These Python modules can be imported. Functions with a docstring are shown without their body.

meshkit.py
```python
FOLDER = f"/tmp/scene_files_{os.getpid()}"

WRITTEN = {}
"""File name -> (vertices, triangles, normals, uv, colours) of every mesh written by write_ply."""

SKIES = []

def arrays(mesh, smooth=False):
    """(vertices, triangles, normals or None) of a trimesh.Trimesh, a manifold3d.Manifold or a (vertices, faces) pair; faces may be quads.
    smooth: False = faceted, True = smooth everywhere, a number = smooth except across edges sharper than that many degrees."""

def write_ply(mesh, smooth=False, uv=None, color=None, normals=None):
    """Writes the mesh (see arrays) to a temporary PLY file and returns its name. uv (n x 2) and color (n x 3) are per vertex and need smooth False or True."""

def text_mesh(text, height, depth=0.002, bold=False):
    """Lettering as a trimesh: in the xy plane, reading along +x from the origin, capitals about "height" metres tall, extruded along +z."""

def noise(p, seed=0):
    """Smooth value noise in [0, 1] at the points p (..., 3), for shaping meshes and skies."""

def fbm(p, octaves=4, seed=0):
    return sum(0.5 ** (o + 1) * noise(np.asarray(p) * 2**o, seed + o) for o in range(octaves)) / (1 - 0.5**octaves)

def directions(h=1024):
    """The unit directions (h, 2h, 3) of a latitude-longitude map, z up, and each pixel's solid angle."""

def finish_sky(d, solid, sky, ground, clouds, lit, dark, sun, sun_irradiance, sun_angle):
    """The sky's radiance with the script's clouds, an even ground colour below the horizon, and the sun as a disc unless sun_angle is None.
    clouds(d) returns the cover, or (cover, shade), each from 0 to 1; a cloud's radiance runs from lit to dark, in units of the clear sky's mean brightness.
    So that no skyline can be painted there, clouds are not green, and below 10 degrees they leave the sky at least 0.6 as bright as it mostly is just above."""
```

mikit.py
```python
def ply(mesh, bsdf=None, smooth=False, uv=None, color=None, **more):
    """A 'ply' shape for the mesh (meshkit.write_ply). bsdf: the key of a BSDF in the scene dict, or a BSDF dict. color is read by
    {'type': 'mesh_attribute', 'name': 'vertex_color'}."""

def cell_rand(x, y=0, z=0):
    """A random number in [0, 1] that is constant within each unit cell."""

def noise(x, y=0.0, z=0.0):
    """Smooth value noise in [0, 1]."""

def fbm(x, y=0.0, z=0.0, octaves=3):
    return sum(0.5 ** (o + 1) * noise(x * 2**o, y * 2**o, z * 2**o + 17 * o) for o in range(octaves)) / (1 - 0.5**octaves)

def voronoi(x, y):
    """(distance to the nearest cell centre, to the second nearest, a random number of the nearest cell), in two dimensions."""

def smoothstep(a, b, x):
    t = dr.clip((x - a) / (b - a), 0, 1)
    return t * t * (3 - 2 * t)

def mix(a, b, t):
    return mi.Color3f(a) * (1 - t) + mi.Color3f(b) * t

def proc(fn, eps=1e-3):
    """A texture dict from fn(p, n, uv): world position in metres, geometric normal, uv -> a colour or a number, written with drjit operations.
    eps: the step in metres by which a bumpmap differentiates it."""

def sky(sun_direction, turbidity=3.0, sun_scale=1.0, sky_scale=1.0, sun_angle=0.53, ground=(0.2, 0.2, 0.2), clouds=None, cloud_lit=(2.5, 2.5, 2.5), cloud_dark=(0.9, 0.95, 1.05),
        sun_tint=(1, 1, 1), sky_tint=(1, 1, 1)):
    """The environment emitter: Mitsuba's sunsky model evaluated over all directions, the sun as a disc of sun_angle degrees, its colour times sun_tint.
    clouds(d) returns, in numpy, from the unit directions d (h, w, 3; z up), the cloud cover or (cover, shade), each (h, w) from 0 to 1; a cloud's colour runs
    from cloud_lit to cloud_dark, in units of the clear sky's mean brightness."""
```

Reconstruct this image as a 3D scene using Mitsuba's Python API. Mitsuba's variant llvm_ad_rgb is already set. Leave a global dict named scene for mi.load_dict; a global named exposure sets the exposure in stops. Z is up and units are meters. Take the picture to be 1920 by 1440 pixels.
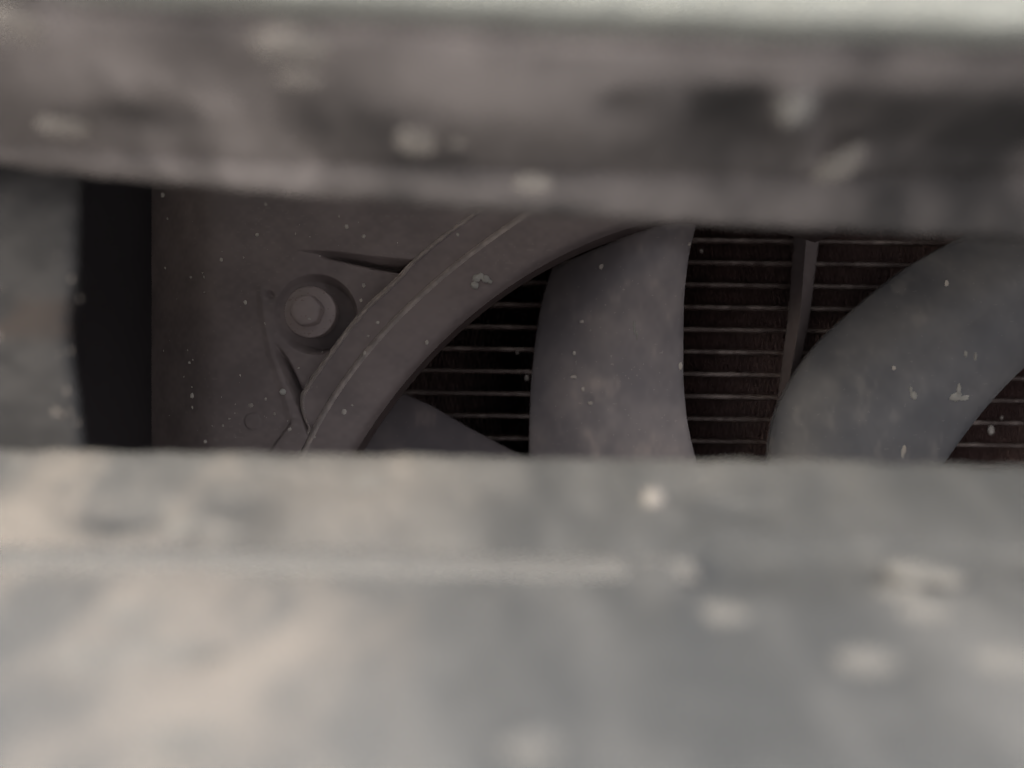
import math
import numpy as np
import trimesh
import mitsuba as mi
import drjit as dr
import mikit
import meshkit
from mikit import proc, ply, noise, fbm, smoothstep, mix
from scipy.interpolate import PchipInterpolator

T = mi.ScalarTransform4f
scene, labels = {}, {}
rng = np.random.default_rng(7)

# ---------------------------------------------------------------- camera, sky, exposure
F = 1500.0                      # focal length in pixels of the 1920 x 1440 photograph
scene['camera'] = {'type': 'thinlens', 'fov': math.degrees(2 * math.atan(960 / F)), 'fov_axis': 'x',
                   'aperture_radius': 0.0021, 'focus_distance': 0.204,
                   'near_clip': 0.005, 'far_clip': 50.0,
                   'to_world': T().look_at(origin=[0, 0, 0], target=[0, 1, 0], up=[0, 0, 1])}
scene['sky'] = mikit.sky([-0.72, -0.62, 0.36], turbidity=3, sun_scale=0.25, sun_angle=35, clouds=lambda d: 1.0,
                         cloud_lit=(2.48, 2.48, 2.58), sun_tint=(0.80, 0.92, 1.2), ground=(0.34, 0.325, 0.325))
exposure = 2.75


# ---------------------------------------------------------------- helpers
def pt(px, py, d):
    """The point d metres in front of the lens that the photograph shows at the pixel."""
    px, py, d = np.broadcast_arrays(np.asarray(px, float), np.asarray(py, float), np.asarray(d, float))
    return np.stack([(px - 960) / F * d, d, (720 - py) / F * d], -1)


def tm(v, f):
    return trimesh.Trimesh(np.asarray(v, float).reshape(-1, 3), np.asarray(f, int), process=False)


def grid_faces(n, m, close_m=False):
    i, j = np.meshgrid(np.arange(n - 1), np.arange(m if close_m else m - 1), indexing='ij')
    k = (j + 1) % m
    a, b, c, d = i * m + j, i * m + k, (i + 1) * m + k, (i + 1) * m + j
    return np.vstack([np.stack([a, b, c], -1).reshape(-1, 3), np.stack([a, c, d], -1).reshape(-1, 3)])


def add(key, mesh, bsdf, smooth=35):
    base, n = key, 0
    while key in scene:
        n += 1
        key = f'{base}_{n:03d}'
    scene[key] = ply(mesh, bsdf, smooth=smooth)
    return key


def tag(key, label=None, category=None, group=None, kind=None):
    d = {k: v for k, v in (('label', label), ('category', category), ('group', group), ('kind', kind)) if v}
    labels.setdefault(key, {}).update(d)


def box(x0, x1, y0, y1, z0, z1, bevel=0.0006):
    import manifold3d as m3
    pts = [(x, y, z) for bx, by, bz in ((0, bevel, bevel), (bevel, 0, bevel), (bevel, bevel, 0))
           for x in (x0 + bx, x1 - bx) for y in (y0 + by, y1 - by) for z in (z0 + bz, z1 - bz)]
    m = m3.Manifold.hull_points(np.array(pts)).to_mesh()
    return trimesh.Trimesh(m.vert_properties[:, :3], m.tri_verts, process=False)


def sm(a, b, x):
    t = np.clip((x - a) / (b - a), 0, 1)
    return t * t * (3 - 2 * t)


def blob(center, size, flat=0.55, stretch=(1, 1), sub=2, seed=0, normal=(0, -1, 0)):
    """A rough crumb of dirt, flattened along the normal."""
    m = trimesh.creation.icosphere(subdivisions=sub)
    v = np.array(m.vertices)
    v *= (0.72 + 0.6 * meshkit.fbm(v * 1.6 + seed * 3.7, 3, seed))[:, None]
    n = np.asarray(normal, float); n /= np.linalg.norm(n)
    a = np.cross(n, [0, 0, 1.0] if abs(n[2]) < .9 else [1.0, 0, 0]); a /= np.linalg.norm(a)
    b = np.cross(n, a)
    v = v[:, :1] * a * size * stretch[0] + v[:, 1:2] * b * size * stretch[1] + v[:, 2:] * n * size * flat
    return trimesh.Trimesh(v + np.asarray(center), m.faces, process=False)


def lathe(profile, center, n=96):
    """profile: (radius, distance towards the lens) pairs, turned about an axis along y."""
    pr = np.asarray(profile, float)
    a = np.arange(n) * 2 * np.pi / n
    v = np.stack([pr[:, :1] * np.cos(a), -np.repeat(pr[:, 1:], n, 1), pr[:, :1] * np.sin(a)], -1) + np.asarray(center)
    return tm(v, grid_faces(len(pr), n, True))


# ---------------------------------------------------------------- materials
def plastic(name, fn, rough=0.6, bump=None, spec=0.4):
    b = {'type': 'principled', 'base_color': proc(fn), 'roughness': rough, 'specular': spec}
    if bump:
        b = {'type': 'bumpmap', 'arbitrary': proc(bump, eps=1e-4), 'scale': 1.0, 'bsdf': b}
    scene[name] = {'type': 'twosided', 'bsdf': b}


def shroud_col(p, n, uv):
    big = fbm(p.x * 90, p.y * 90 + 3, p.z * 90, 3)
    fine = fbm(p.x * 700 + 9, p.y * 700, p.z * 700, 2)
    speck = smoothstep(0.80, 0.88, noise(p.x * 1500, p.y * 1500, p.z * 1500) * (0.7 + 0.45 * noise(p.x * 160, p.y * 160, p.z * 160)))
    c = mix((0.168, 0.140, 0.139), (0.226, 0.188, 0.184), smoothstep(0.25, 0.75, big * 0.75 + fine * 0.25))
    return mix(c, (0.3, 0.27, 0.25), speck * 0.2)


def rim_col(p, n, uv):
    fine = fbm(p.x * 500 + 9, p.y * 500, p.z * 500, 3)
    return mix((0.27, 0.235, 0.225), (0.37, 0.32, 0.30), smoothstep(0.3, 0.75, fine))


def blade_col(p, n, uv):
    big = fbm(p.x * 70 + 5, p.y * 40, p.z * 70, 4)
    smear = fbm(p.x * 260, p.y * 100, p.z * 110 + 4, 3)
    fine = noise(p.x * 1300, p.y * 1300, p.z * 1300)
    c = mix((0.110, 0.112, 0.124), (0.175, 0.172, 0.178), smoothstep(0.3, 0.75, big * 0.7 + smear * 0.3))
    c = mix(c, (0.30, 0.28, 0.265), smoothstep(0.60, 0.85, smear) * 0.25)
    return mix(c, (0.36, 0.34, 0.32), smoothstep(0.86, 0.95, fine) * 0.2)


def tube_col(p, n, uv):
    a = fbm(p.x * 90, p.y * 50, p.z * 40, 3)
    b = noise(p.x * 900, p.y * 600, p.z * 900)
    return mix((0.10, 0.072, 0.065), (0.38, 0.31, 0.28), smoothstep(0.35, 0.75, a * 0.75 + b * 0.25))


def fin_col(p, n, uv):
    a = fbm(p.x * 220, p.y * 50, p.z * 220, 3)
    return mix((0.17, 0.115, 0.11), (0.34, 0.235, 0.22), a)


def side_col(p, n, uv):
    a = fbm(p.x * 160, p.y * 60, p.z * 260 + 7, 4)
    b = fbm(p.x * 900, p.y * 900, p.z * 900, 2)
    c = mix((0.066, 0.066, 0.068), (0.108, 0.106, 0.106), smoothstep(0.3, 0.7, a * 0.8 + b * 0.2))
    stain = smoothstep(0.0045, 0.0012, dr.abs(p.z - 0.0095)) * smoothstep(0.3, 0.6, a)
    return mix(c, (0.10, 0.078, 0.068), stain * 0.7)


def bolt_col(p, n, uv):
    a = fbm(p.x * 400, p.y * 400, p.z * 400, 3)
    b = noise(p.x * 1800, p.y * 1800, p.z * 1800)
    return mix(mix((0.27, 0.225, 0.22), (0.34, 0.285, 0.277), a), (0.22, 0.17, 0.16), smoothstep(0.75, 0.9, b) * 0.7)


def rough_bump(p, n, uv):
    return 0.00012 * fbm(p.x * 900, p.y * 900, p.z * 900, 2)


plastic('m_shroud', shroud_col, 0.62, rough_bump)
plastic('m_inner_shade', lambda p, n, uv: mix((0.055, 0.040, 0.039), (0.095, 0.070, 0.067), fbm(p.x * 300, p.y * 300, p.z * 300, 3)), 0.6)  # less dusty inner wall, with the tip gap's shadow put into its colour
plastic('m_rim', rim_col, 0.7)
plastic('m_blade', blade_col, 0.42, None, 0.5)


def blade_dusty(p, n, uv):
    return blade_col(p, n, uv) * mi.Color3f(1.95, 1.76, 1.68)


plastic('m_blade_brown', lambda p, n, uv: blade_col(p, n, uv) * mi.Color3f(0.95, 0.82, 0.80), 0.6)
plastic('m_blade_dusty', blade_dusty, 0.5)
plastic('m_tube', tube_col, 0.6)
plastic('m_fin', fin_col, 0.8)
plastic('m_side', side_col, 0.7, rough_bump)
plastic('m_bolt', bolt_col, 0.55, rough_bump)
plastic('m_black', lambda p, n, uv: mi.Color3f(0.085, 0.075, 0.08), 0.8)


def ellipses(items, d_of):
    """Soft tone patches in world coordinates from (px, py, half width, half height, weight)."""
    out = []
    for px, py, rx, ry, w in items:
        d = d_of(px, py)
        out.append(((px - 960) / F * d, d, rx / F * d, w, (d_of(px, py + ry) - d_of(px, py - ry)) / 2))
    return out


# ---------------------------------------------------------------- grille slats: (distance, row) pairs of the profile seen along the photograph's middle
LOWER = [(0.112, 905), (0.1085, 872), (0.1065, 857), (0.1035, 862), (0.098, 910), (0.093, 965), (0.0885, 1022), (0.0875, 1036), (0.0862, 1041),
         (0.0815, 1084), (0.0803, 1096), (0.076, 1130), (0.065, 1255), (0.053, 1420), (0.046, 1560), (0.041, 1740)]
UPPER = [(0.108, 350, .072), (0.1065, 388, .072), (0.1045, 399, .072), (0.1025, 392, .072), (0.1005, 350, .045), (0.1002, 332, .032), (0.1003, 322, .030), (0.0985, 310, .029), (0.092, 262, .03), (0.0845, 205, .036),
         (0.0800, 160, .042), (0.0755, 112, .048), (0.0735, 82, .052), (0.0737, 62, .052), (0.0715, 42, .053), (0.0690, 8, .054), (0.0685, -60, .054), (0.0690, -140, .054)]


def prof(points):
    p = np.array([[q[0], (720 - q[1]) / F * q[0], (q[2] if len(q) > 2 else 0.015)] for q in points])
    s = np.r_[0, np.cumsum(np.linalg.norm(np.diff(p[:, :2], axis=0), axis=1))]
    t = np.linspace(0, s[-1], 260)
    return np.stack([PchipInterpolator(s, p[:, k])(t) for k in (0, 1, 2)], -1)


def row_distance(points):
    front = np.array([(q[1], q[0], q[2] if len(q) > 2 else 0.015) for q in points])
    o = np.argsort(front[:, 0])
    r, d, sl = front[o].T
    return lambda px, py: float(np.interp(py - np.interp(py, r, sl) * (px - 960), r, d))


def slat(points, z_shift, y_shift, relief, back, split=None):
    """A bar swept along x; relief(px, py, X) moves the seen surface (metres, outwards)."""
    pr = prof(points)
    xs = np.linspace(-0.19, 0.19, 520)
    X = np.broadcast_to(xs[:, None], (len(xs), len(pr)))
    Y = pr[None, :, 0] + y_shift(X)
    Z = pr[None, :, 1] + z_shift(X, pr[None, :, 2])
    tang = np.gradient(pr[:, :2], axis=0)
    nrm = np.stack([-tang[:, 1], tang[:, 0]], -1)
    nrm /= np.linalg.norm(nrm, axis=1, keepdims=True)
    if nrm[len(nrm) // 2, 0] > 0:
        nrm = -nrm
    px, py = 960 + F * X / Y, 720 - F * Z / Y
    h = relief(px, py, np.stack([X, Y, Z], -1))
    Y = Y + h * nrm[None, :, 0]
    Z = Z + h * nrm[None, :, 1]
    v = np.stack([X, Y, Z], -1)
    tail = np.array(back)                              # closes the bar behind the seen surface
    tv = np.stack([np.broadcast_to(xs[:, None], (len(xs), len(tail))), tail[None, :, 0] + y_shift(xs)[:, None], tail[None, :, 1] + z_shift(xs, 0.05)[:, None]], -1)
    v = np.concatenate([v, tv], 1)
    mesh = tm(v, grid_faces(len(xs), v.shape[1], True))
    if split:
        rows = 720 - F * pr[:, 1] / pr[:, 0]
        k = next(i for i in range(60, len(rows)) if rows[i] < split)
        j = mesh.faces % v.shape[1]
        front = ((j >= k) & (j <= len(pr))).all(1)
        return [trimesh.Trimesh(mesh.vertices, mesh.faces[q], process=False) for q in (~front, front)]
    return mesh, nrm


def surface_noise(P, amp, scale, seed):
    return amp * (meshkit.fbm(P * scale, 3, seed) - 0.5)


def rect(px, py, x0, x1, y0, y1, e):
    return sm(x0 - e, x0 + e, px) * (1 - sm(x1 - e, x1 + e, px)) * sm(y0 - e, y0 + e, py) * (1 - sm(y1 - e, y1 + e, py))


def ell(px, py, x, y, rx, ry):
    return np.exp(-((px - x) / rx) ** 2 - ((py - y) / ry) ** 2)


def relief_low(px, py, P):
    h = surface_noise(P, 0.0010, 170, 1) + surface_noise(P, 0.0006, 480, 2)
    for x, y, rx, ry, a in ((220, 975, 80, 22, -0.9), (460, 950, 60, 22, -0.7), (780, 1028, 60, 9, -0.5), (1370, 955, 70, 16, -0.8), (1430, 1075, 140, 35, -1.0),
                            (1310, 1035, 35, 30, 0.8), (650, 960, 260, 60, 0.4), (1265, 1150, 45, 60, 0.7), (330, 1090, 90, 60, 0.6)):
        h += a * 0.001 * ell(px, py, x, y, rx, ry)
    ridge = sm(1010, 1035, py) * (1 - sm(1090, 1110, py)) * sm(1240, 1330, px)
    return h - 0.0014 * ridge


def relief_up(px, py, P):
    h = surface_noise(P, 0.0009, 170, 5) + surface_noise(P, 0.0005, 480, 6)
    h -= 0.0016 * rect(px, py, 1290, 1452, 172, 292, 14)
    h -= 0.0016 * rect(px, py, 1532, 1960, 196, 300, 16)
    h += 0.0007 * ell(px, py, 1490, 185, 36, 60)
    h += 0.0010 * ell(px, py, 980, 160, 210, 60)
    h -= 0.0012 * ell(px, py, 1165, 192, 45, 26)
    h -= 0.0008 * ell(px, py, 250, 235, 110, 40)
    return h


# dust on the slats: noise, plus light falloff to the right painted in
def dusty(name, plastic_c, dust_c, cream_c, light, dark, off, left):
    def fn(p, n, uv):
        big = fbm(p.x * 70 + off, p.y * 34, p.z * 34, 3)
        mid = fbm(p.x * 210 + off, p.y * 100, p.z * 100, 3)
        amount = big * 0.65 + mid * 0.35 - p.x * left  # the slope along x stands in for light fading to the right
        c = mix(plastic_c, dust_c, smoothstep(0.28, 0.58, amount))
        c = mix(c, cream_c, smoothstep(0.56, 0.78, amount))
        for items, col in ((light, cream_c), (dark, plastic_c)):
            for x, y, r, w, ry in items:
                e = dr.exp(-dr.square((p.x - x) / r) - dr.square((p.y - y) / max(abs(ry), 0.0008))) * w
                c = mix(c, col, dr.clip(e * (0.5 + mid), 0, 1))
        return c
    plastic(name, fn, 0.85, lambda p, n, uv: 0.00025 * fbm(p.x * 700, p.y * 700, p.z * 700, 2), 0.25)


dl, du = row_distance(LOWER), row_distance(UPPER[4:])
dusty('m_slat_low', (0.165, 0.170, 0.170), (0.285, 0.284, 0.274), (0.50, 0.455, 0.405),
      ellipses([(360, 1110, 130, 60, 0.8), (330, 1250, 110, 60, 0.8), (350, 1400, 90, 60, 0.7), (660, 930, 200, 45, 0.5), (60, 1060, 300, 20, 0.6), (170, 1230, 50, 50, 0.6)], dl),
      ellipses([(220, 975, 85, 24, 0.9), (460, 950, 60, 22, 0.7), (1370, 955, 80, 18, 0.8), (1460, 1075, 170, 40, 0.9), (860, 1170, 200, 80, 0.5), (1750, 960, 260, 60, 0.5)], dl), 3.0, 1.6)
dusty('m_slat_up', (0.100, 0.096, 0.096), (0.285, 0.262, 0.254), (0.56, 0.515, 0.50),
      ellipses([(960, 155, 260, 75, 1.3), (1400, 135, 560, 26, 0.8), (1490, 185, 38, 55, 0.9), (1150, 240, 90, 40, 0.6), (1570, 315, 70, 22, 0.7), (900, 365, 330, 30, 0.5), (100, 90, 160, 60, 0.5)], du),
      ellipses([(1370, 225, 90, 60, 0.9), (1690, 230, 120, 40, 0.5), (250, 230, 120, 34, 0.8), (1165, 192, 50, 30, 0.7), (900, 315, 240, 10, 0.6)], du), 8.0, 0.25)  # darker patches over the pockets, the pit and the lip groove
plastic('m_dirt', lambda p, n, uv: mix((0.33, 0.322, 0.30), (0.44, 0.425, 0.395), fbm(p.x * 500, p.y * 500, p.z * 500, 2)), 0.9, None, 0.2)
plastic('m_speck', lambda p, n, uv: mix((0.32, 0.29, 0.265), (0.62, 0.575, 0.53), noise(p.x * 400, p.y * 400, p.z * 400)), 0.9, None, 0.2)

plastic('m_cake', lambda p, n, uv: mix((0.42, 0.40, 0.37), (0.62, 0.575, 0.53), fbm(p.x * 300, p.y * 300, p.z * 300, 2)), 0.9, None, 0.2)
low_z = lambda X, k=0.015: -0.0150 * X - 0.02 * X * X
up_z = lambda X, k=0.05: -k * X + 0.33 * X * X
flat_y = lambda X: 0.10 * X * X
m, low_n = slat(LOWER, low_z, flat_y, relief_low, [(0.043, -0.046), (0.112, -0.040)])
add('grille_slat__bar', m, 'm_slat_low', 50)
tag('grille_slat', 'pale dusty lower grille slat with a raised ridge, across the bottom', 'grille slat')
m, m2 = slat(UPPER, up_z, flat_y, relief_up, [(0.073, 0.074), (0.110, 0.074), (0.114, 0.045)], 52)  # unseen tail above is raised to limit the light reaching inside
plastic('m_front', lambda p, n, uv: mix((0.42, 0.445, 0.415), (0.56, 0.585, 0.53), fbm(p.x * 90, p.y * 200, p.z * 200, 3)), 0.6, None, 0.3)
m2.remove_unreferenced_vertices()
add('grille_slat_001__front_edge', m2, 'm_front', 50)
m.remove_unreferenced_vertices()
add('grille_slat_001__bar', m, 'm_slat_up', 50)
tag('grille_slat_001', 'darker tilted upper grille slat with a thin lip, across the top', 'grille slat')


def bead(points, z_shift, row, xa, xb, half, height, seed):
    pr = prof(points)
    rows = 720 - F * pr[:, 1] / pr[:, 0]
    k = 40 + int(np.argmin(np.abs(rows[40:] - row)))
    t = (pr[k + 3] - pr[k - 3])[:2]; t /= np.linalg.norm(t)
    n = np.array([-t[1], t[0]]); n = n if n[1] > 0 else -n
    xs = np.linspace(xa, xb, 300)
    a = np.linspace(-0.35, np.pi + 0.35, 20)
    e = np.minimum(sm(0, 0.035, xb - xs), 1)[:, None] * (1 + 0.35 * (meshkit.fbm(np.stack([xs * 130, xs * 0 + seed, xs * 0], -1), 3, seed)[:, None] - 0.5))
    q = pr[k, :2][None, None] + t * (np.cos(a) * half)[None, :, None] + n * (np.sin(a) * height)[None, :, None] * e[..., None]
    v = np.stack([np.broadcast_to(xs[:, None], q.shape[:2]), q[..., 0] + flat_y(xs)[:, None], q[..., 1] + z_shift(xs)[:, None]], -1)
    return tm(v, grid_faces(len(xs), len(a)))


plastic('m_ridge', lambda p, n, uv: mix((0.26, 0.258, 0.25), (0.40, 0.39, 0.365), fbm(p.x * 180 + 3, p.y * 180, p.z * 180, 3)), 0.85, None, 0.2)
add('grille_slat__ridge', bead(LOWER, low_z, 1062, -0.19, (1300 - 960) / F * 0.085, 0.0021, 0.0010, 3), 'm_ridge', True)


def on_slat(points, z_shift, px, py):
    """The point of the slat's profile seen at the pixel."""
    pr = prof(points)
    x = 0.0
    for _ in range(4):
        y = pr[:, 0] + flat_y(x)
        rows = 720 - F * (pr[:, 1] + z_shift(x, pr[:, 2])) / y
        k = int(np.argmin(np.abs(rows - py) + np.where(np.arange(len(rows)) < 40, 200, 0)))
        x = (px - 960) / F * y[k]
    t = (pr[min(k + 1, len(pr) - 1)] - pr[k - 1])[:2]
    n = np.array([0, -t[1], t[0]]); n /= np.linalg.norm(n)
    if n[1] > 0:
        n = -n
    return np.array([x, y[k], pr[k, 1] + z_shift(x, pr[k, 2])]), n


LOW_CRUMBS = [(1225, 940, 17, 1, 1), (1355, 1150, 30, 1, 1), (1625, 1240, 32, 1.2, 1), (1710, 1075, 30, 1.2, .9), (1690, 1110, 24, .9, 1.2), (1770, 1085, 22, 1.2, .9), (1735, 1145, 28, 1.1, 1),
              (170, 1235, 42, 1, 1), (310, 1225, 44, .8, 1.5), (255, 1150, 34, .9, 1.2), (330, 1120, 34, 1.5, 1), (345, 1395, 50, 1.1, 1), (990, 1405, 30, 1.3, 1),
              (345, 990, 22, 1.4, .8), (690, 905, 22, 1.6, .7), (800, 890, 22, 1.2, .8), (1885, 1240, 36, 1.0, 1.1)]
for i, (px, py, r, sx, sy) in enumerate(LOW_CRUMBS):
    c, n = on_slat(LOWER, low_z, px, py)
    s = r / F * c[1]
    add('grille_slat__dirt_crumb', blob(c + n * s * (0.3 if i == 0 else 0.03), s * (1.25 if i == 0 else 1.1), 0.9 if i == 0 else 0.13, (sx, sy * (1 if i == 0 else 1.5)), 3, i, n), 'm_cake' if i == 0 else 'm_dirt', True)
UP_CRUMBS = [(550, 85, 50, 1, 1), (568, 145, 30, .8, 1), (120, 235, 34, 1.1, 1), (780, 262, 40, 1.5, .7), (1000, 343, 22, 1.8, .6), (1570, 312, 40, 2.1, .6), (30, 40, 40, 1.3, .8), (860, 268, 14, 1.3, .8)]
for i, (px, py, r, sx, sy) in enumerate(UP_CRUMBS):
    c, n = on_slat(UPPER, up_z, px, py)
    s = r / F * c[1]
    add('grille_slat_001__dirt_crumb', blob(c + n * s * 0.08, s * 0.95, 0.25, (sx, sy * 1.5), 3, 47 + i, n), 'm_cake', True)

pg = trimesh.creation.icosphere(subdivisions=3)
pv = np.array(pg.vertices) * (0.0021, 0.0024, 0.0038) * (1 + 0.15 * (meshkit.fbm(np.array(pg.vertices) * 2, 2, 8)[:, None] - 0.5))
add('grille_slat_001__peg', trimesh.Trimesh(pv + pt(1492, 168, 0.081), pg.faces, process=False), 'm_ridge', True)

# ---------------------------------------------------------------- fan shroud: moulded panel, bolt pocket, stepped ring
D = 0.200
C = np.array([1337.0, 1134.0])


def polar_fit(pts, deg=2):
    d = np.array(pts, float) - C
    th, r = np.arctan2(d[:, 1], d[:, 0]), np.hypot(d[:, 0], d[:, 1])
    co = np.polyfit(th + 2.3, r, deg)
    lo, hi = th.min() - 0.12, th.max() + 0.12
    return lambda t: np.polyval(co, np.clip(t, lo, hi) + 2.3)


def polar_curve(pts):
    d = np.array(pts, float) - C
    th, r = np.unwrap(np.arctan2(d[:, 1], d[:, 0])), np.hypot(d[:, 0], d[:, 1])
    o = np.argsort(th)
    f = PchipInterpolator(th[o], r[o])
    return lambda t: f(np.clip(t, th.min(), th.max()))


r1_raw = polar_curve([(890, 400), (817, 453), (767, 497), (747, 521), (683, 581), (633, 643), (602, 686), (577, 722), (568, 738), (565, 755), (567, 771), (572, 788), (582, 810), (578, 850)])
r2 = polar_fit([(993, 397), (920, 443), (833, 513), (815, 528), (750, 593), (708, 638), (677, 668), (633, 727), (599, 786), (584, 817)], 3)
r1 = lambda t: np.maximum(r1_raw(t), r2(t) + 9)
ri = polar_fit([(1190, 425), (1050, 487), (993, 513), (917, 567), (857, 612), (813, 657), (767, 718), (700, 800), (673, 837)], 3)


def shroud_point(u, v, h):
    """Millimetres h towards the lens from the shroud's plane; u, v as measured at that height."""
    return pt(u, v, D - h * 0.001)


th = np.linspace(-np.pi * 1.06, -np.pi * 0.40, 700)
cols = []


def ring(offset_fn, h):
    r = offset_fn(th)
    return shroud_point(C[0] + r * np.cos(th), C[1] + r * np.sin(th), h)


wob = 0.25 * (meshkit.fbm(np.stack([th * 60, th * 0, th * 0], -1), 2, 3) - 0.5)
band = [ring(lambda t: r1(t) + 4, -5), ring(lambda t: r1(t) + 2, 0.1), ring(lambda t: r1(t) + 0.5, 1.0 + wob), ring(lambda t: r1(t) - 3.5, 1.1 + wob), ring(lambda t: r1(t) - 6, 0.5)]
bandflat = [ring(lambda t: r1(t) - 6, 0.5), ring(lambda t: r1(t) * 0.5 + r2(t) * 0.5, 0.35), ring(lambda t: r2(t) + 7, 0.3), ring(lambda t: r2(t) + 4, 0.6)]
step = [ring(lambda t: r2(t) + 4, 0.6), ring(lambda t: r2(t) + 1.5, 1.7 + wob), ring(lambda t: r2(t) - 3, 2.0 + wob), ring(lambda t: r2(t) - 7, 1.8)]
bell = [ring(lambda t: r2(t) - 7, 1.8), ring(lambda t: (r2(t) * 2 + ri(t)) / 3, 1.7)] + [ring(lambda t, k=k: ri(t) + k, h) for k, h in ((44, 1.5), (30, 1.2), (20, 0.8), (13, 0.3), (8, -0.5), (4, -1.6), (1.5, -3.0), (0, -5.0))]
edge = bell[-1]
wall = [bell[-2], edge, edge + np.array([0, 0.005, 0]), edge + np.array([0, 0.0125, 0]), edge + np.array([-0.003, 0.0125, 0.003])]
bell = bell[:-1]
for name, rows, mat in (('outer_rim', band, 'm_rim'), ('ring_band', bandflat, 'm_shroud'), ('inner_rim', step, 'm_rim'), ('ring_mouth', bell, 'm_shroud'), ('ring_wall', wall, 'm_inner_shade')):
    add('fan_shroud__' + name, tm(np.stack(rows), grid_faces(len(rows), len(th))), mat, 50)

us = np.r_[np.linspace(188, 284, 50), np.arange(286, 800, 1.5), np.arange(800, 1400, 6)]
vs = np.r_[np.linspace(120, 370, 20), np.arange(380, 865, 1.5), np.linspace(875, 1150, 25)]
U, V = np.meshgrid(us, vs, indexing='ij')


def seg_dist(U, V, pts):
    best = np.full(U.shape, 1e9)
    for (x0, y0), (x1, y1) in zip(pts[:-1], pts[1:]):
        d = np.array([x1 - x0, y1 - y0])
        t = np.clip(((U - x0) * d[0] + (V - y0) * d[1]) / (d @ d), 0, 1)
        best = np.minimum(best, np.hypot(U - x0 - t * d[0], V - y0 - t * d[1]))
    return best


P3 = np.stack([U, V, 0 * U], -1)
h = 0.25 * (meshkit.fbm(P3 / 90, 3, 11) - 0.5) + 0.06 * (meshkit.fbm(P3 / 9, 2, 12) - 0.5)
h -= 20.0 * (np.logaddexp(0, (395 - U) / 16) * 16 / 170) ** 1.12 + 7 * np.clip((212 - U) / 20, 0, 1.6) ** 2                                   # the panel's left edge rolls back
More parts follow.
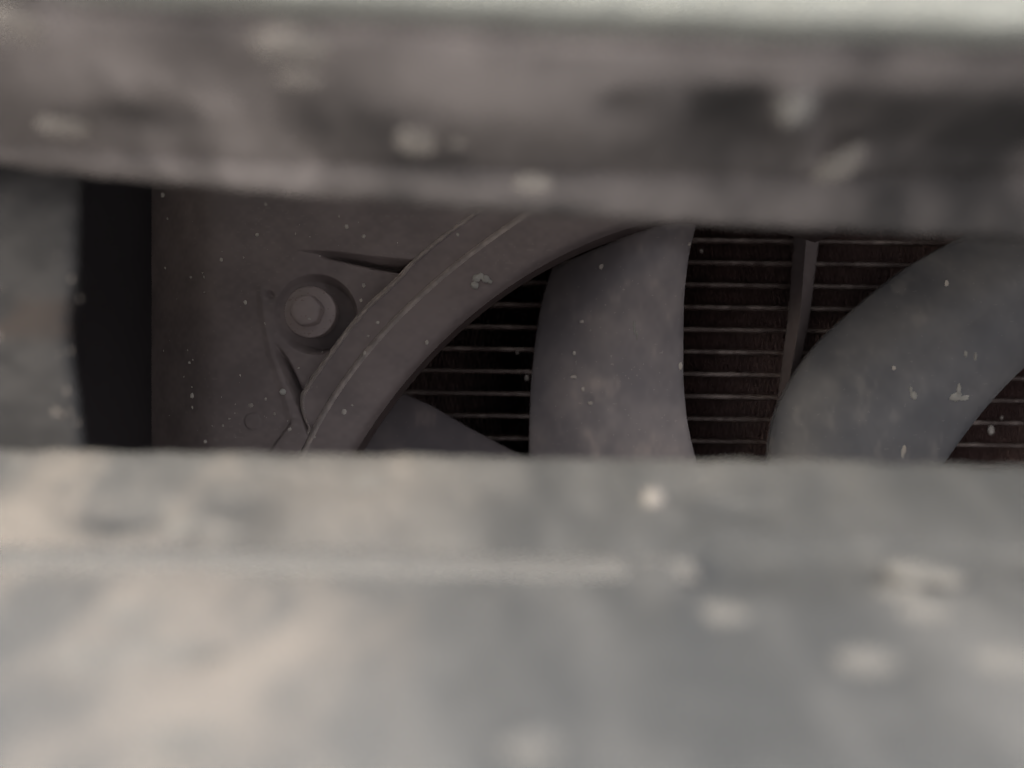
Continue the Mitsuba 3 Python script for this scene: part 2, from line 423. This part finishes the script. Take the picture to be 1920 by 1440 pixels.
# pocket of the bolt: a floor that dips towards the ring, walls that face right and down
top_line = np.interp(U, [500, 560, 640, 700, 768, 800], [500, 466, 471, 478, 484, 486])
top_w = np.interp(U, [540, 600, 700, 770], [5, 8, 16, 20])
left_line = np.interp(V, [470, 540, 640, 720, 815, 850], [520, 498, 508, 536, 578, 595])
left_w = np.interp(V, [540, 640, 700, 760, 815], [5, 6, 13, 16, 8])
dip = 0.927 * (U - 545) + 0.378 * (V - 500)
floor = np.clip(dip + 9, 0, 300) * 0.024 + 0.02
floor = floor * (sm(620, 690, V) + (1 - sm(620, 690, V)) * sm(0, 75, U - left_line))
inside = sm(0, 1, (V - top_line) / top_w) * sm(0, 1, (U - left_line) / left_w)
inside = np.where(U > 800, 0, inside)
h_pocket = -floor * inside
rb = np.hypot(U - 588, V - 588)
h_pocket -= 7.0 * (0.14 + 0.86 * sm(530, 650, U + 0.3 * (V - 588))) * inside * (1 - sm(62, 78, rb))
groove_t = np.exp(-((V - top_line - top_w) / 5) ** 2) * sm(580, 660, U) * (U < 800)
groove_l = np.exp(-((U - left_line - left_w) / 5) ** 2) * sm(640, 700, V) * (1 - sm(800, 830, V))
h_pocket -= 4.0 * groove_t + 4.0 * groove_l
h += h_pocket
h += 0.5 * np.exp(-(seg_dist(U, V, [(490, 545), (496, 590), (510, 660), (552, 790)]) / 9) ** 2)
h += 1.3 * sm(-3, 4, (U - np.interp(V, [795, 835, 870], [545, 515, 495]))) * sm(780, 800, V) * (1 - sm(0, 10, U - left_line))
h += 0.35 * (1 - sm(13, 17, np.hypot(U - 474, V - 790)))                            # ejector mark
h -= 1.2 * np.exp(-(np.hypot(U - 506, V - 553) / 6) ** 2)
dC = np.stack([U - C[0], V - C[1]], -1)
rr, tt = np.hypot(dC[..., 0], dC[..., 1]), np.arctan2(dC[..., 1], dC[..., 0])
keep = rr > r1(tt) - 8
verts = np.stack([(U - 960) / F * D, D - h * 0.001, (720 - V) / F * D], -1).reshape(-1, 3)
faces = grid_faces(*U.shape)
ok = keep.ravel()[faces].all(1)
isp = ((inside > 0.02) & (V < 830)).ravel()[faces].all(1)
for name, sel in (('panel', ok & ~isp), ('bolt_pocket', ok & isp)):
    mm = trimesh.Trimesh(verts, faces[sel], process=False)
    mm.remove_unreferenced_vertices()
    add('fan_shroud__' + name, mm, 'm_shroud', True)
tag('fan_shroud', 'dusty dark brown plastic fan shroud with a bolt pocket and a stepped round ring', 'fan shroud')

# specks of dust on the shroud
SPECKS = [(360, 742, 5), (470, 760, 6), (498, 748, 3), (515, 776, 3.5), (543, 805, 4.5), (385, 828, 5), (415, 487, 4.5), (650, 425, 5), (682, 443, 4), (460, 567, 4), (358, 520, 3.5), (430, 785, 3),
          (418, 798, 3), (305, 366, 5), (498, 383, 4), (482, 440, 5), (380, 512, 2.5), (383, 548, 2.5), (708, 605, 5), (690, 630, 3), (800, 642, 5), (684, 662, 4), (645, 772, 6), (858, 440, 4), (677, 563, 4),
          (682, 535, 5), (440, 775, 2), (600, 480, 2.5), (590, 820, 3), (560, 690, 2.5), (355, 680, 3), (660, 760, 2.5)]
ms = []
for i, (u, v, s) in enumerate(SPECKS):
    k = np.unravel_index(np.argmin((U - u) ** 2 + (V - v) ** 2), U.shape)
    hh = h[k] if keep[k] else 1.6
    ms.append(blob(pt(u, v, D - hh * 0.001 - 0.0001), s * D / F * 0.75, 0.5, (0.8 + 0.4 * rng.random(), 0.8 + 0.6 * rng.random()), 1, i))
for i in range(60):
    u, v = rng.uniform(300, 760), rng.uniform(350, 840)
    k = np.unravel_index(np.argmin((U - u) ** 2 + (V - v) ** 2), U.shape)
    if not keep[k] or inside[k] > 0.02 and inside[k] < 0.98:
        continue
    ms.append(blob(pt(u, v, D - h[k] * 0.001), (0.5 + 1.6 * rng.random() ** 3) * D / F, 0.5, (1, 1 + rng.random()), 0, i))
k = add('fan_shroud__dust_speck', trimesh.util.concatenate(ms), 'm_speck', True)
tag(k, kind='stuff')
for i, (u, v, s) in enumerate([(893, 522, 7), (890, 534, 7), (902, 518, 6), (911, 523, 7), (919, 528, 4)]):
    add('fan_shroud__dirt_crumb', blob(pt(u, v, D - 0.0019), s * D / F, 0.6, (1, 1), 2, 60 + i), 'm_dirt', True)
add('fan_shroud__dirt_crumb', blob(pt(530, 735, D - 0.0009), 6 * D / F, 0.6, (1, 1), 2, 70), 'm_dirt', True)

# ---------------------------------------------------------------- bolt
bh = -2.4
bc = pt(579, 584, D - (bh + 2) * 0.001)
base = np.array([bc[0], D - bh * 0.001, bc[2]])
R = 49 * D / F
prof_f = [(0, -5), (R * 0.94, -5), (R * 0.96, -0.4), (R, 0.2), (R * 0.995, 0.9), (R * 0.95, 1.25), (R * 0.78, 1.5), (R * 0.55, 1.8), (0, 1.9)]
add('flange_bolt__flange', lathe([(r, z * 0.001) for r, z in prof_f], base), 'm_bolt', 40)
a = np.radians(60 * np.arange(6) + 12)
hexa = np.stack([np.cos(a), np.sin(a)], -1)
rows = []
for s, z, rnd in ((0.64, 1.6, .45), (0.63, 4.9, .5), (0.605, 5.5, .6), (0.55, 5.9, .75), (0.40, 6.08, .9), (0.2, 6.12, 1), (0.01, 6.12, 1)):
    ang = np.arange(96) * 2 * np.pi / 96
    k = np.cos(np.pi / 6) / np.cos((ang - a[0] + 0) % (np.pi / 3) - np.pi / 6)
    rad = s * R * (k * (1 - rnd) + rnd * 0.93)
    rows.append(np.stack([base[0] + rad * np.cos(ang), base[1] - z * 0.001 + 0 * ang, base[2] + rad * np.sin(ang)], -1))
add('flange_bolt__hex_head', tm(np.stack(rows), grid_faces(len(rows), 96, True)), 'm_bolt', 40)
add('flange_bolt__dirt_crumb', blob([base[0] + 0.0011, base[1] - 0.0058, base[2] - 0.0021], 0.0006, 0.5, (1.3, 1), 1, 3), 'm_dirt', True)
tag('flange_bolt', 'dusty hex bolt with a round flange seated in the triangular pocket', 'bolt')


# ---------------------------------------------------------------- fan
def curve(pts, n):
    p = np.array(pts, float)
    s = np.r_[0, np.cumsum(np.hypot(*np.diff(p, axis=0).T))]
    t = np.linspace(0, s[-1], n)
    return np.stack([PchipInterpolator(s, p[:, k])(t) for k in (0, 1)], -1)


def blade(L, Rr, yl, yr, camber, twist, seed, n=150, m=110, thick=0.0022):
    A, B = curve(L, n), curve(Rr, n)
    s = np.linspace(0, 1, m)
    s = s - 0.06 * np.sin(2 * np.pi * s) / (2 * np.pi) * 8 * 0.6     # denser at the edges
    t = np.linspace(0, 1, n)[:, None]
    uv = A[:, None] * (1 - s)[None, :, None] + B[:, None] * s[None, :, None]
    y = yl * (1 - s)[None] + yr * s[None] + camber * 4 * s * (1 - s) * (1 - 0.5 * t) + twist * (t - 0.5) * (s[None] - 0.5)
    px = np.hypot(*(B - A).T)[:, None]
    e = np.minimum(s[None] * px, (1 - s[None]) * px)
    y = y + 0.0007 * np.exp(-e / 5.0) + 0.0007 * np.exp(-(t * 500) / 5.0)
    y += 0.0006 * (meshkit.fbm(np.dstack([uv / 70, y * 0 + seed]), 3, seed) - 0.5)
    f = pt(uv[..., 0], uv[..., 1], y)
    b = f + np.array([0, thick, 0])
    v = np.concatenate([f.reshape(-1, 3), b.reshape(-1, 3)])
    g = grid_faces(n, m)
    loop = np.r_[np.arange(m), np.arange(1, n) * m + m - 1, (n - 1) * m + np.arange(m - 2, -1, -1), np.arange(n - 2, 0, -1) * m]
    nx = np.roll(loop, -1)
    N = n * m
    side = np.vstack([np.stack([loop, nx, nx + N], -1), np.stack([loop, nx + N, loop + N], -1)])
    return trimesh.Trimesh(v, np.vstack([g, g[:, ::-1] + N, side]), process=False)


add('cooling_fan__blade', blade([(1037, 500), (1018, 560), (1003, 650), (995, 740), (992, 860), (1000, 960), (1050, 1060), (1130, 1150)],
                                [(1314, 384), (1303, 430), (1290, 490), (1282, 580), (1281, 690), (1286, 770), (1303, 855), (1335, 950), (1370, 1040)],
                                0.232, 0.219, -0.010, 0.008, 1), 'm_blade_dusty', 40)
add('cooling_fan__blade', blade([(1960, 360), (1800, 446), (1700, 503), (1600, 583), (1525, 655), (1475, 730), (1450, 790), (1441, 850), (1440, 950), (1450, 1050)],
                                [(2230, 500), (2080, 570), (1920, 690), (1850, 763), (1805, 820), (1768, 872), (1720, 940), (1660, 1010), (1600, 1060), (1560, 1090)],
                                0.231, 0.219, -0.009, 0.006, 2), 'm_blade', 40)
add('cooling_fan__blade', blade([(660, 690), (765, 742), (800, 757), (870, 797), (940, 835), (990, 860), (1100, 930), (1200, 1030)],
                                [(560, 860), (640, 930), (740, 980), (820, 1020), (900, 1050), (980, 1080), (1080, 1120), (1180, 1170)],
                                0.231, 0.221, -0.004, 0.004, 3), 'm_blade_brown', 40)
hc = pt(1400, 1230, 0.236)
hr = 205 * 0.22 / F
add('cooling_fan__hub', lathe([(hr, -0.012), (hr, 0.010), (hr * 0.96, 0.0135), (hr * 0.85, 0.015), (0.0, 0.016)], hc), 'm_blade', 40)
tag('cooling_fan', 'dusty dark grey plastic cooling fan with broad curved blades', 'fan')
BL = {k: scene[k] for k in scene if k.startswith('cooling_fan__blade')}


def on_blade(px, py):
    best = None
    for d in BL.values():
        v = meshkit.WRITTEN[d['filename']][0]
        q = np.stack([960 + F * v[:, 0] / v[:, 1], 720 - F * v[:, 2] / v[:, 1]], -1)
        e = np.hypot(q[:, 0] - px, q[:, 1] - py) + v[:, 1] * 500
        k = int(np.argmin(e))
        if best is None or e[k] < best[0]:
            best = (e[k], v[k, 1])
    return best[1]


marks = [(1128, 500, 5, 1, 1), (1072, 588, 5, 2, 1), (1093, 603, 4, 1.6, .8), (1077, 662, 4, 1, 1), (1076, 707, 5, 1.5, .7), (1094, 730, 4.5, 1, 1), (1108, 756, 4, 1.5, .8), (1276, 686, 5, .8, 1.5),
         (1292, 457, 4, 1, 1), (1775, 532, 5, .7, 1.4), (1676, 690, 4, 1, 1), (1150, 832, 4, 1.5, 1), (1696, 843, 5, .7, 1.8)]
ms = [blob(pt(u, v, on_blade(u, v) - 0.0001), s * 0.222 / F, 0.3, (a, b), 1, 80 + i) for i, (u, v, s, a, b) in enumerate(marks)]
k = add('cooling_fan__dust_speck', trimesh.util.concatenate(ms), 'm_speck', True)
tag(k, kind='stuff')
plastic('m_bird', lambda p, n, uv: mix((0.24, 0.235, 0.225), (0.46, 0.45, 0.42), fbm(p.x * 500, p.y * 500, p.z * 500, 3)), 0.8, None, 0.2)
for u, v, s, a, b in ((1792, 742, 10, 1.1, .9), (1806, 746, 8, 1.4, .6), (1798, 727, 6, .6, 1.9), (1811, 724, 4, .5, 2.2), (1714, 742, 6, .9, 1.3), (1708, 731, 4, .7, 1.6), (1745, 637, 8, 1.5, .45), (1760, 643, 6, 1.6, .5),
                      (1189, 614, 7, .28, 1.8), (1194, 628, 5, .3, 1.5), (1811, 664, 4, .8, 1.4), (1829, 668, 4, .7, 1.8), (1693, 848, 5, .7, 2.4)):
    sx, sy = a * s * 0.222 / F, b * s * 0.222 / F
    c = pt(u, v, on_blade(u, v))
    ang = np.linspace(0, 2 * np.pi, 28, endpoint=False)
    wav = 0.7 + 0.7 * meshkit.fbm(np.stack([np.cos(ang) * 1.6 + u, np.sin(ang) * 1.6 + v, ang * 0], -1), 3, 5)
    ringp = [np.stack([c[0] + k * wav * sx * np.cos(ang), c[1] - z + 0 * ang, c[2] + k * wav * sy * np.sin(ang)], -1) for k, z in ((1.15, -0.0004), (1.0, 0.00004), (0.7, 0.00012), (0.35, 0.00016), (0.01, 0.00017))]
    add('cooling_fan__pale_splash', tm(np.stack(ringp), grid_faces(5, 28, True)), 'm_bird', True)

# ---------------------------------------------------------------- radiator
Y0 = 0.252
pitch = 42.0 * Y0 / F
slope = 0.014
x0, x1 = -0.10, 0.22
xs = np.linspace(x0, x1, 420)


def tube_z(k, x):
    return (720 - 617) / F * Y0 - k * pitch - slope * (x - (1290 - 960) / F * Y0)


for k in range(-9, 12):
    w = 0.00008 * (meshkit.fbm(np.stack([xs * 300, xs * 0 + k * 5.1, xs * 0], -1), 2, k + 40) - 0.5)
    z = tube_z(k, xs) + w
    grow = 1.15 + 0.7 * (meshkit.fbm(np.stack([xs * 900, xs * 0 + k * 3.3, xs * 0], -1), 3, k + 80) - 0.5)
    sec = [(0.016, 0.00055), (0.0012, 0.00055), (0.0003, 0.00050), (0.0, 0.00035), (0.0, -0.00035), (0.0003, -0.00050), (0.0012, -0.00055), (0.016, -0.00055)]
    v = np.stack([np.stack([xs, np.full_like(xs, Y0 + a), z + b * grow], -1) for a, b in sec])
    add('radiator__tube', tm(v.transpose(1, 0, 2), grid_faces(len(xs), len(sec), True)), 'm_tube', 40)
    fx = np.arange(x0, x1, 0.0007)
    up = np.arange(len(fx)) % 2
    zz = np.where(up, tube_z(k, fx) - 0.0006, tube_z(k + 1, fx) + 0.0006) + rng.normal(0, 0.00005, len(fx))
    jx = fx + rng.normal(0, 0.00008, len(fx))
    v = np.stack([np.stack([jx, np.full_like(fx, Y0 + 0.0006) + rng.normal(0, 0.0001, len(fx)), zz], -1), np.stack([jx, np.full_like(fx, Y0 + 0.0155), zz], -1)])
    add('radiator__fin_strip', tm(v, grid_faces(2, len(fx))), 'm_fin', False)
add('radiator__added_back', box(-0.178, x1 + 0.04, Y0 + 0.0165, Y0 + 0.020, -0.13, 0.13), 'm_black', False)  # unseen black plate added to close the interior at the back
add('radiator__end_tank', box(-0.178, x0 - 0.001, Y0 - 0.004, Y0 + 0.016, -0.13, 0.13, 0.003), 'm_black', False)  # black backing for the left gap, widened to shut out the sky
for u, v, s in ((1858, 806, 6), (1878, 783, 2.5), (988, 708, 4), (970, 660, 3), (1315, 470, 2.5)):
    add('radiator__dirt_crumb', blob(pt(u, v, Y0 + 0.0008), s * Y0 / F, 0.5, (1, 1.5), 1, u), 'm_speck', True)
tag('radiator', 'radiator core of thin pale horizontal tubes and dark dirty fins behind the fan', 'radiator')

# the arm that runs down behind the fan
import manifold3d as m3
arm = []
for (py, a, b, c) in ((330, 1500, 1521, 1548), (430, 1491, 1513, 1538), (600, 1477, 1500, 1517), (740, 1459, 1475, 1488), (900, 1436, 1450, 1462)):
    arm.append([pt(a, py, 0.2450), pt(b, py, 0.2395), pt(c, py, 0.2460), pt(c, py, 0.2495), pt(a, py, 0.2505)])
arm = np.array(arm)
nse = 0.00012 * (meshkit.fbm(arm * 300, 2, 9) - 0.5)
v = (arm + nse[..., None]).reshape(-1, 3)
add('fan_shroud__support_arm', tm(v, grid_faces(len(arm), 5, True)), 'm_shroud', 20)

# ---------------------------------------------------------------- air duct: seen left panel; the boxes are added to block stray light
ys = np.linspace(-0.055, 0.055, 90)
ed = np.interp(720 - ys / 0.118 * F, [200, 330, 480, 600, 640, 700, 830, 1000], [152, 149, 146, 134, 133, 141, 158, 172]) + 5 * (meshkit.fbm(np.stack([ys * 400, ys * 0, ys * 0], -1), 3, 2) - 0.5)
ex = (ed - 960) / F * 0.118
rows = []
for f_, (off, yy) in enumerate(((-0.12, 0.1175), (-0.03, 0.1172), (-0.012, 0.117), (-0.004, 0.1168), (-0.0012, 0.117), (-0.0003, 0.1175), (0, 0.1183), (-0.0004, 0.1195), (-0.004, 0.12), (-0.016, 0.135), (-0.12, 0.136))):
    wv = 0.0004 * (meshkit.fbm(np.stack([ys * 90, ys * 0 + f_, ys * 0], -1), 2, 4) - 0.5)
    rows.append(np.stack([ex + off, yy + wv, ys], -1))
add('air_duct__side_panel', tm(np.stack(rows), grid_faces(len(rows), len(ys))), 'm_side', True)
tag('air_duct__side_panel', 'grey dusty side panel at the left edge')
add('air_duct__added_top_panel', box(-0.20, 0.27, 0.115, 0.275, 0.092, 0.095), 'm_side', False)  # unseen, added to keep sky light out of the interior
add('air_duct__added_bottom_panel', box(-0.20, 0.27, 0.115, 0.275, -0.105, -0.102), 'm_side', False)  # unseen, added to keep light from below out
add('air_duct__side_panel', box(0.262, 0.265, 0.116, 0.274, -0.101, 0.091), 'm_side', False)  # unseen right wall, added to block light
add('air_duct__side_panel', box(-0.182, -0.179, 0.136, 0.274, -0.101, 0.091), 'm_side', False)  # added left wall, closes the interior to light from that side
ms = []
for i, (u, v, s) in enumerate([(135, 523, 6), (0, 631, 7), (126, 733, 7), (105, 772, 11), (116, 778, 7), (132, 773, 6), (145, 793, 5), (110, 665, 4), (132, 658, 5), (18, 370, 5), (108, 478, 4), (150, 560, 4), (3, 540, 4)]):
    ms.append(blob(pt(u, v, 0.1166), s * 0.117 / F * 0.6, 0.4, (1, 1.2), 1, 90 + i))
k = add('air_duct__dust_speck', trimesh.util.concatenate(ms), 'm_speck', True)
tag(k, kind='stuff')
tag('air_duct', 'grey dusty plastic air duct panel standing at the far left beside the dark gap', 'air duct')
